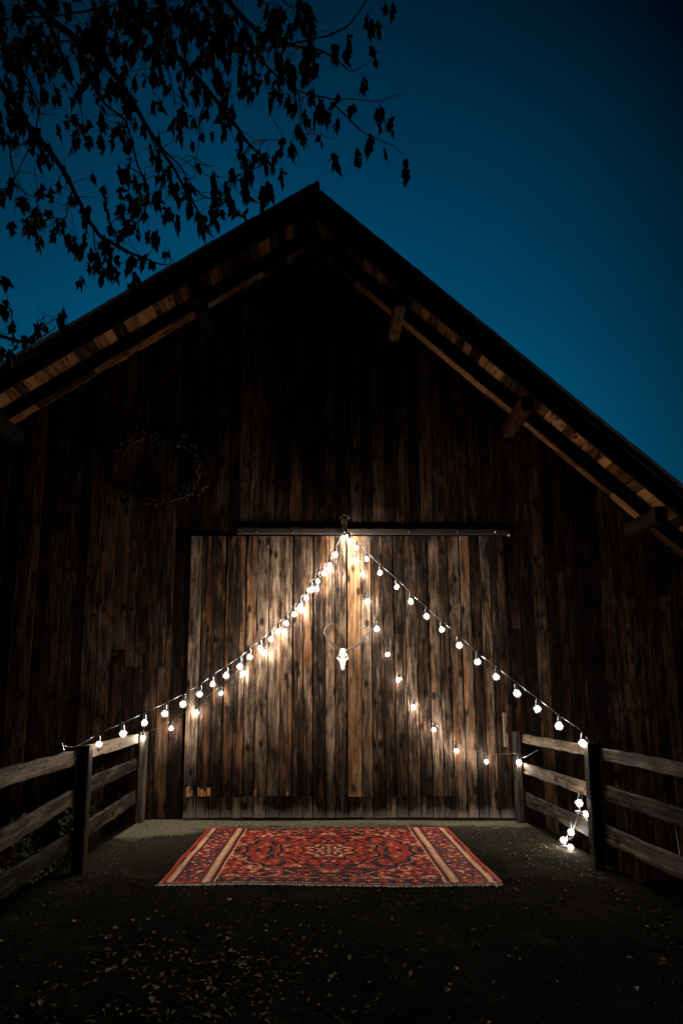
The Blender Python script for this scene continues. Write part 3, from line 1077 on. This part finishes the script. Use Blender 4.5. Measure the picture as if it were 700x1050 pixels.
# ------------------------------------------------------------------ fallen leaves (ground cover)
b = MB()
for i in range(700):
    if i < 480:
        px, py = random.gauss(205, 85), random.gauss(1005, 34)
    else:
        px, py = random.uniform(0, 700), random.uniform(905, 1080)
    q = gr(px, py)
    if abs(q.y) > 9 or (RX0-.03 < q.x < RX0+RW+.03 and q.y > RY0-.06): continue
    z = gheight(q.x, q.y)
    if z < -.3: continue
    a = random.uniform(0, 6.28)
    tl_ = rv()*.6
    d = Vector((math.cos(a), math.sin(a), abs(tl_.x)*.6))
    L = random.choice((.02, .025, .03, .04, .055)) * random.uniform(.7, 1.1)
    leaf(b, Vector((q.x, q.y, z+.012)), d, Vector((tl_.x, tl_.y, 1)), L, L*random.uniform(.4, .75), random.uniform(-.1, .35))
for i in range(160):     # a thin scatter nearer the barn
    x, y = random.uniform(FL+.1, FR-.1), random.uniform(-2.4, -.1)
    if RX0-.03 < x < RX0+RW+.03 and RY0-.05 < y < RY1+.06: continue
    L = random.uniform(.015, .04); a = random.uniform(0, 6.28)
    leaf(b, Vector((x, y, gheight(x, y)+.010)), Vector((math.cos(a), math.sin(a), .1)), Vector((0, 0, 1))+rv()*.3, L, L*.6, .2)
tag(b.build('fallen_leaves', M['litter']), 'dry tan leaves scattered over the dark ground in front of the rug', 'leaf litter', kind='stuff')

b = MB()
for i in range(2600):
    if i < 1100:
        x, y = random.choice((FL+.08+abs(random.gauss(0, .25)), FR-.08-abs(random.gauss(0, .3)))), random.uniform(-4.5, -.15)
    else:
        x, y = random.uniform(FL, FR), random.uniform(-5.6, -.1)
    if RX0-.02 < x < RX0+RW+.02 and RY0-.04 < y < RY1+.05: continue
    z = gheight(x, y)
    r_ = random.choice((.002, .003, .003, .004, .005, .009))*random.uniform(.7, 1.3)
    c_ = Vector((x, y, z+r_*.3))
    q = [c_ + Vector((r_*random.uniform(.7, 1.4)*dx, r_*random.uniform(.7, 1.4)*dy, r_*random.uniform(.5, .9)*dz)) for dx, dy, dz in ((1, 0, 0), (0, 1, 0), (-1, 0, 0), (0, -1, 0), (0, 0, 1), (0, 0, -1))]
    b.add(q, [(0, 1, 4), (1, 2, 4), (2, 3, 4), (3, 0, 4), (1, 0, 5), (2, 1, 5), (3, 2, 5), (0, 3, 5)])
M['grit'] = leafmat('grit_stone', (.012, .010, .008), (.085, .07, .05), .8)
tag(b.build('gravel', M['grit']), 'loose grit and small stones over the dark ground between the fences', 'gravel', kind='stuff')

# ------------------------------------------------------------------ weeds below the left fence
def shrub(x, y, z, n_, rad, hgt, label):
    root = empty('shrub', (x, y, z), label, 'shrub')
    b = MB(); st = MB()
    for i in range(14):
        a = random.uniform(0, 6.28)
        tip = Vector((x+math.cos(a)*rad*random.uniform(.3, 1), y+math.sin(a)*rad*1.6*random.uniform(.3, 1), z+hgt*random.uniform(.6, 1)))
        P_ = smooth_path([Vector((x+math.cos(a)*.05, y+math.sin(a)*.05, z)), Vector((x, y, z))*.5+tip*.5+rv()*.06, tip], 5)
        st.tube(P_, [.006*(1-.7*k/(len(P_)-1)) for k in range(len(P_))], 5)
        for k in range(n_//14):
            p = P_[random.randint(2, len(P_)-1)]+rv()*.07
            leaf(b, p, rv()+Vector((0, 0, .3)), rv(), random.uniform(.05, .1), random.uniform(.025, .05))
    st.build('stems', M['twig'], root); b.build('foliage', M['bush'], root)
shrub(XLF-.75, -1.0, gheight(XLF-.75, -1.0)-.02, 420, .45, 1.05, 'dark leafy weeds behind the far span of the left fence')
shrub(XLF-.8, -2.5, gheight(XLF-.8, -2.5)-.02, 360, .5, .95, 'dark leafy weeds behind the near span of the left fence')

# ------------------------------------------------------------------ overhanging tree
TY = -3.7
tree = empty('chestnut_tree', (-4.6, TY-.3, gheight(-4.6, TY)), 'bare limbed tree with dark drooping leaf clusters overhanging the barn roof at upper left', 'tree')
b = MB()
g0 = gheight(-4.6, TY-.3)
tp = [Vector((-4.6, TY-.3, g0-.1)), Vector((-4.62, TY-.3, g0+.6)), Vector((-4.5, TY-.35, 1.5)), Vector((-4.55, TY-.3, 3.2)), Vector((-4.3, TY-.2, 5.0)), Vector((-4.2, TY-.1, 7.0)), Vector((-4.0, TY, 8.6))]
P_ = smooth_path(tp, 5)
b.tube(P_, [.26 if i == 0 else .2*(1-.8*i/(len(P_)-1))+.02 for i in range(len(P_))], 12)
b.build('trunk', M['bark'], tree)
br = MB()
lf = MB()
anchors = []
def tpt(px, py, dy=0.0): return at(px, py, TY+dy)
def branch(pts, r0, r1, dy=0.0, wob=.03, amb=True):
    P_ = []
    for i, (px, py) in enumerate(pts):
        q = tpt(px, py, dy + .12*noise.noise(Vector((px*.02, py*.02, dy*9))))
        P_.append(q)
    path = smooth_path(P_, 5)
    path = [p + Vector((noise.noise(p*6), noise.noise(p*6+Vector((9, 0, 0))), noise.noise(p*6+Vector((0, 9, 0)))))*.012 for p in path]
    br.tube(path, [r0+(r1-r0)*i/(len(path)-1) for i in range(len(path))], 6)
    if amb: anchors.extend(path[2:])
    return path
def below_roof(p):
    q = p - ORG
    zc_ = q.y*CT + q.z*ST
    px = PPX + FPX*q.x/zc_; py = PPY - FPX*(-q.y*ST + q.z*CT)/zc_
    return py + 22 > (190 + .589*(321-px) if px < 321 else 201 + .797*(px-321))
def cluster(p, n_=7, sz=1.0, spread=.7):
    """drooping bunch of narrow withered leaves hanging from p"""
    p = Vector(p)
    if below_roof(p): return
    st = p + Vector((random.uniform(-.01, .01), random.uniform(-.01, .01), -random.uniform(.01, .035)*sz))
    br.tube([p, st], .0018, 3, cap=False)
    axis = Vector((random.gauss(0, .16), random.gauss(0, .16), -1)).normalized()
    sz *= 1.12
    n_ = int(n_*1.3)
    LL = .105*sz*random.uniform(.8, 1.25)
    for i in range(n_):
        tt = random.random()**.8
        base = st + axis*(LL*tt*.75)
        d = axis + Vector((random.gauss(0, 1), random.gauss(0, 1), random.gauss(0, .3)))*(.45*spread*(1-.35*tt))
        leaf(lf, base, d, rv(), random.uniform(.05, .095)*sz, random.choice((.02, .028, .038, .05))*random.uniform(.8, 1.15)*sz, random.uniform(-.1, .3))
# big limbs leave the trunk outside the frame and carry the twigs
lim = [(Vector((-4.25, TY-.1, 6.0)), [(-40, -70), (40, 10), (85, 45), (120, 78), (142, 115), (165, 152), (188, 190), (207, 222)], .05, .006, 0),
       (Vector((-4.3, TY-.1, 5.2)), [(-60, 10), (-10, 70), (30, 130), (55, 160), (75, 195), (95, 232), (112, 248), (140, 262), (160, 270), (172, 271)], .045, .004, .15),
       (Vector((-4.15, TY, 6.9)), [(30, -110), (110, -20), (170, 45), (215, 95), (250, 140), (275, 165)], .05, .005, -.15),
       (Vector((-4.1, TY, 7.4)), [(120, -130), (200, -40), (255, 25), (297, 46), (335, 54), (358, 74)], .045, .004, .1),
       (Vector((-4.5, TY-.25, 3.9)), [(-150, 330), (-60, 325), (-10, 342), (20, 350), (40, 347), (58, 336)], .035, .003, .1)]
for (o, pts, r0, r1, dy) in lim:
    P0 = tpt(*pts[0], dy)
    br.tube(smooth_path([o, (o+P0)/2 + Vector((0, 0, .12)), P0], 5), [.08+(r0-.08)*i/10 for i in range(11)], 8)
    branch(pts, r0*.6, r1, dy)
subs = [([(100, 62), (104, 100), (128, 125), (140, 165), (153, 195), (148, 205), (135, 212)], .010, .003, 0),
        ([(142, 115), (155, 140), (168, 175), (178, 190)], .008, .003, .1),
        ([(165, 150), (185, 172), (205, 200), (232, 205)], .008, .003, -.1),
        ([(75, 195), (70, 205), (68, 222), (60, 224), (55, 222)], .006, .002, .2),
        ([(95, 232), (98, 260), (104, 275)], .006, .002, .2),
        ([(112, 248), (118, 268), (130, 270)], .004, .002, .2),
        ([(120, 225), (130, 215), (146, 208)], .005, .002, .2),
        ([(250, 140), (245, 165), (262, 145), (290, 143)], .006, .002, -.1),
        ([(172, 271), (180, 264)], .003, .0015, .2),
        ([(215, 95), (205, 120), (203, 150), (197, 175)], .006, .002, -.1),
        ([(275, 165), (255, 175), (240, 185), (225, 205)], .005, .002, -.1),
        ([(297, 46), (318, 40), (350, 32), (372, 5), (380, -15)], .007, .005, .1),
        ([(358, 74), (370, 68), (383, 60)], .004, .002, .1),
        ([(290, 80), (305, 93), (335, 100), (357, 102), (385, 103), (414, 96)], .007, .002, 0),
        ([(340, 105), (358, 122), (372, 136), (390, 144), (405, 150), (413, 158)], .006, .002, 0),
        ([(306, 95), (309, 118), (310, 137), (325, 138), (342, 142)], .005, .002, 0),
        ([(250, 25), (268, 60), (285, 80), (292, 86)], .009, .007, 0),
        ([(200, 20), (230, 50), (262, 52), (295, 47)], .008, .004, .1),
        ([(0, 40), (25, 75), (40, 110), (30, 150), (10, 190)], .010, .003, .3),
        ([(-10, 110), (10, 150), (14, 180), (30, 200), (50, 200)], .008, .002, .3),
        ([(60, 30), (66, 70), (80, 100), (85, 130)], .008, .003, .25),
        ([(150, 10), (160, 50), (175, 80), (180, 110)], .008, .003, .2),
        ([(0, 20), (60, 15), (120, 5), (170, 10)], .009, .006, .2),
        ([(-20, 60), (30, 50), (80, 42), (110, 60)], .009, .004, .1),
        ([(230, -10), (228, 20), (235, 50), (225, 85)], .006, .003, .2),
        ([(300, -15), (312, 10), (318, 25)], .005, .002, 0), ([(270, -12), (290, 0), (305, 8)], .005, .003, 0),
        ([(-30, 360), (0, 366), (20, 366), (35, 362)], .006, .002, 0),
        ([(-20, 310), (5, 320), (15, 335), (8, 350)], .006, .002, 0), ([(40, 347), (50, 330), (62, 322), (72, 334), (78, 331)], .003, .0015, .1)]
for s_ in subs: branch(*s_)
# random twigs off the branches inside the dense zone
dens = [p for p in anchors]
for i in range(330):
    p = random.choice(dens)
    d = Vector((random.uniform(-1, 1), random.uniform(-.7, .7), random.uniform(-1, .4))).normalized()
    L = random.uniform(.08, .24)
    path = smooth_path([p, p + d*L*.5 + rv()*.03, p + d*L + Vector((0, 0, random.uniform(-.04, .05)))], 4)
    px_ = 330 + 540*path[-1].x/(path[-1].y+CAM_D)
    if px_ > 330 or below_roof(path[-1]): continue
    br.tube(path, [.0032*(1-.6*k/(len(path)-1)) for k in range(len(path))], 4)
    if random.random() < .75: cluster(path[-1], random.randint(5, 9), random.uniform(.8, 1.15))
for i in range(230):
    p = random.choice(anchors)
    zz = (at(0, 120, TY).z)
    if p.x > .15 and random.random() < .7: continue
    if p.z < zz and random.random() < .68: continue
    cluster(p + Vector((0, random.uniform(-.1, .1), 0)), random.randint(5, 10), random.uniform(.75, 1.2))
# dense upper canopy
for i in range(340):
    px = random.uniform(-30, 325) if random.random() < .5 else random.uniform(-30, 230)
    py = abs(random.gauss(0, 55)) - 12
    if px < 60: py *= 1.6
    if 60 < px < 82 and 0 < py < 45: continue
    q = tpt(px, py, random.uniform(-.5, .5))
    cluster(q, random.randint(6, 11), random.uniform(.8, 1.25))
    e = q + Vector((random.uniform(-.12, .12), random.uniform(-.1, .1), random.uniform(.05, .2)))
    br.tube(smooth_path([q, (q+e)/2 + rv()*.02, e], 3), .0025, 3, cap=False)
# clusters that stand out against the sky
for (px, py, n_, sz) in ((413, 160, 9, 1.25), (363, 152, 9, 1.1), (342, 148, 10, 1.15), (393, 148, 7, .7), (388, 104, 9, 1.15), (400, 116, 8, 1.0), (372, 72, 11, 1.2), (362, 98, 9, .95), (378, 130, 8, .9), (328, 100, 12, 1.25), (335, 110, 12, 1.2), (320, 60, 12, 1.3), (300, 138, 9, 1.15), (310, 45, 12, 1.2), (300, 60, 12, 1.3), (355, 30, 10, 1.3), (380, 8, 10, 1.2), (395, -3, 9, 1.0), (388, 18, 9, 1.0), (403, -6, 9, 1.0), (375, 42, 9, 1.0), (383, 55, 7, .9), (282, 4, 9, 1.1), (318, 5, 10, 1.2), (252, 78, 10, 1.2), (258, 82, 9, 1.2), (290, 165, 9, 1.2), (275, 178, 9, 1.2), (258, 165, 12, 1.4), (250, 172, 12, 1.3), (216, 205, 10, 1.1), (200, 210, 12, 1.3), (207, 215, 10, 1.2), (240, 205, 8, 1.1), (190, 175, 10, 1.2), (180, 180, 9, 1.1), (162, 195, 8, .9), (148, 200, 8, .9), (135, 220, 10, 1.1), (158, 230, 9, 1.0), (112, 198, 6, .7), (107, 185, 8, 1.0), (138, 172, 8, 1.1), (86, 240, 9, .95), (54, 228, 9, .95), (67, 228, 6, .75), (105, 268, 9, 1.0), (108, 245, 8, 1.0), (92, 205, 9, 1.0), (60, 178, 9, 1.1), (45, 185, 9, 1.1), (54, 188, 8, 1.0), (12, 185, 10, 1.2), (6, 190, 9, 1.0), (34, 210, 6, .7), (24, 220, 4, .5), (80, 128, 9, 1.1), (92, 128, 9, 1.1), (104, 132, 9, 1.2), (3, 280, 10, 1.2), (8, 300, 10, 1.2), (14, 330, 7, .9), (28, 340, 8, .9), (38, 335, 10, 1.1), (44, 340, 9, 1.0), (57, 330, 7, .8), (14, 358, 7, .8), (0, 350, 9, 1.0)):
    cluster(tpt(px, py, random.uniform(-.05, .12)), n_, sz)
br.build('branches', M['twig'], tree)
lf.build('crown', M['leaf'], tree)

# ------------------------------------------------------------------ render settings
S.render.engine = 'CYCLES'
S.cycles.use_denoising = True
S.cycles.use_adaptive_sampling = True
S.cycles.adaptive_threshold = .015
S.cycles.max_bounces = 6
S.cycles.diffuse_bounces = 3
S.cycles.glossy_bounces = 2
S.cycles.sample_clamp_indirect = 4
S.cycles.use_light_tree = True
S.view_settings.view_transform = 'Standard'
S.view_settings.look = 'None'
S.view_settings.exposure = 0.0
S.view_settings.gamma = 1.0
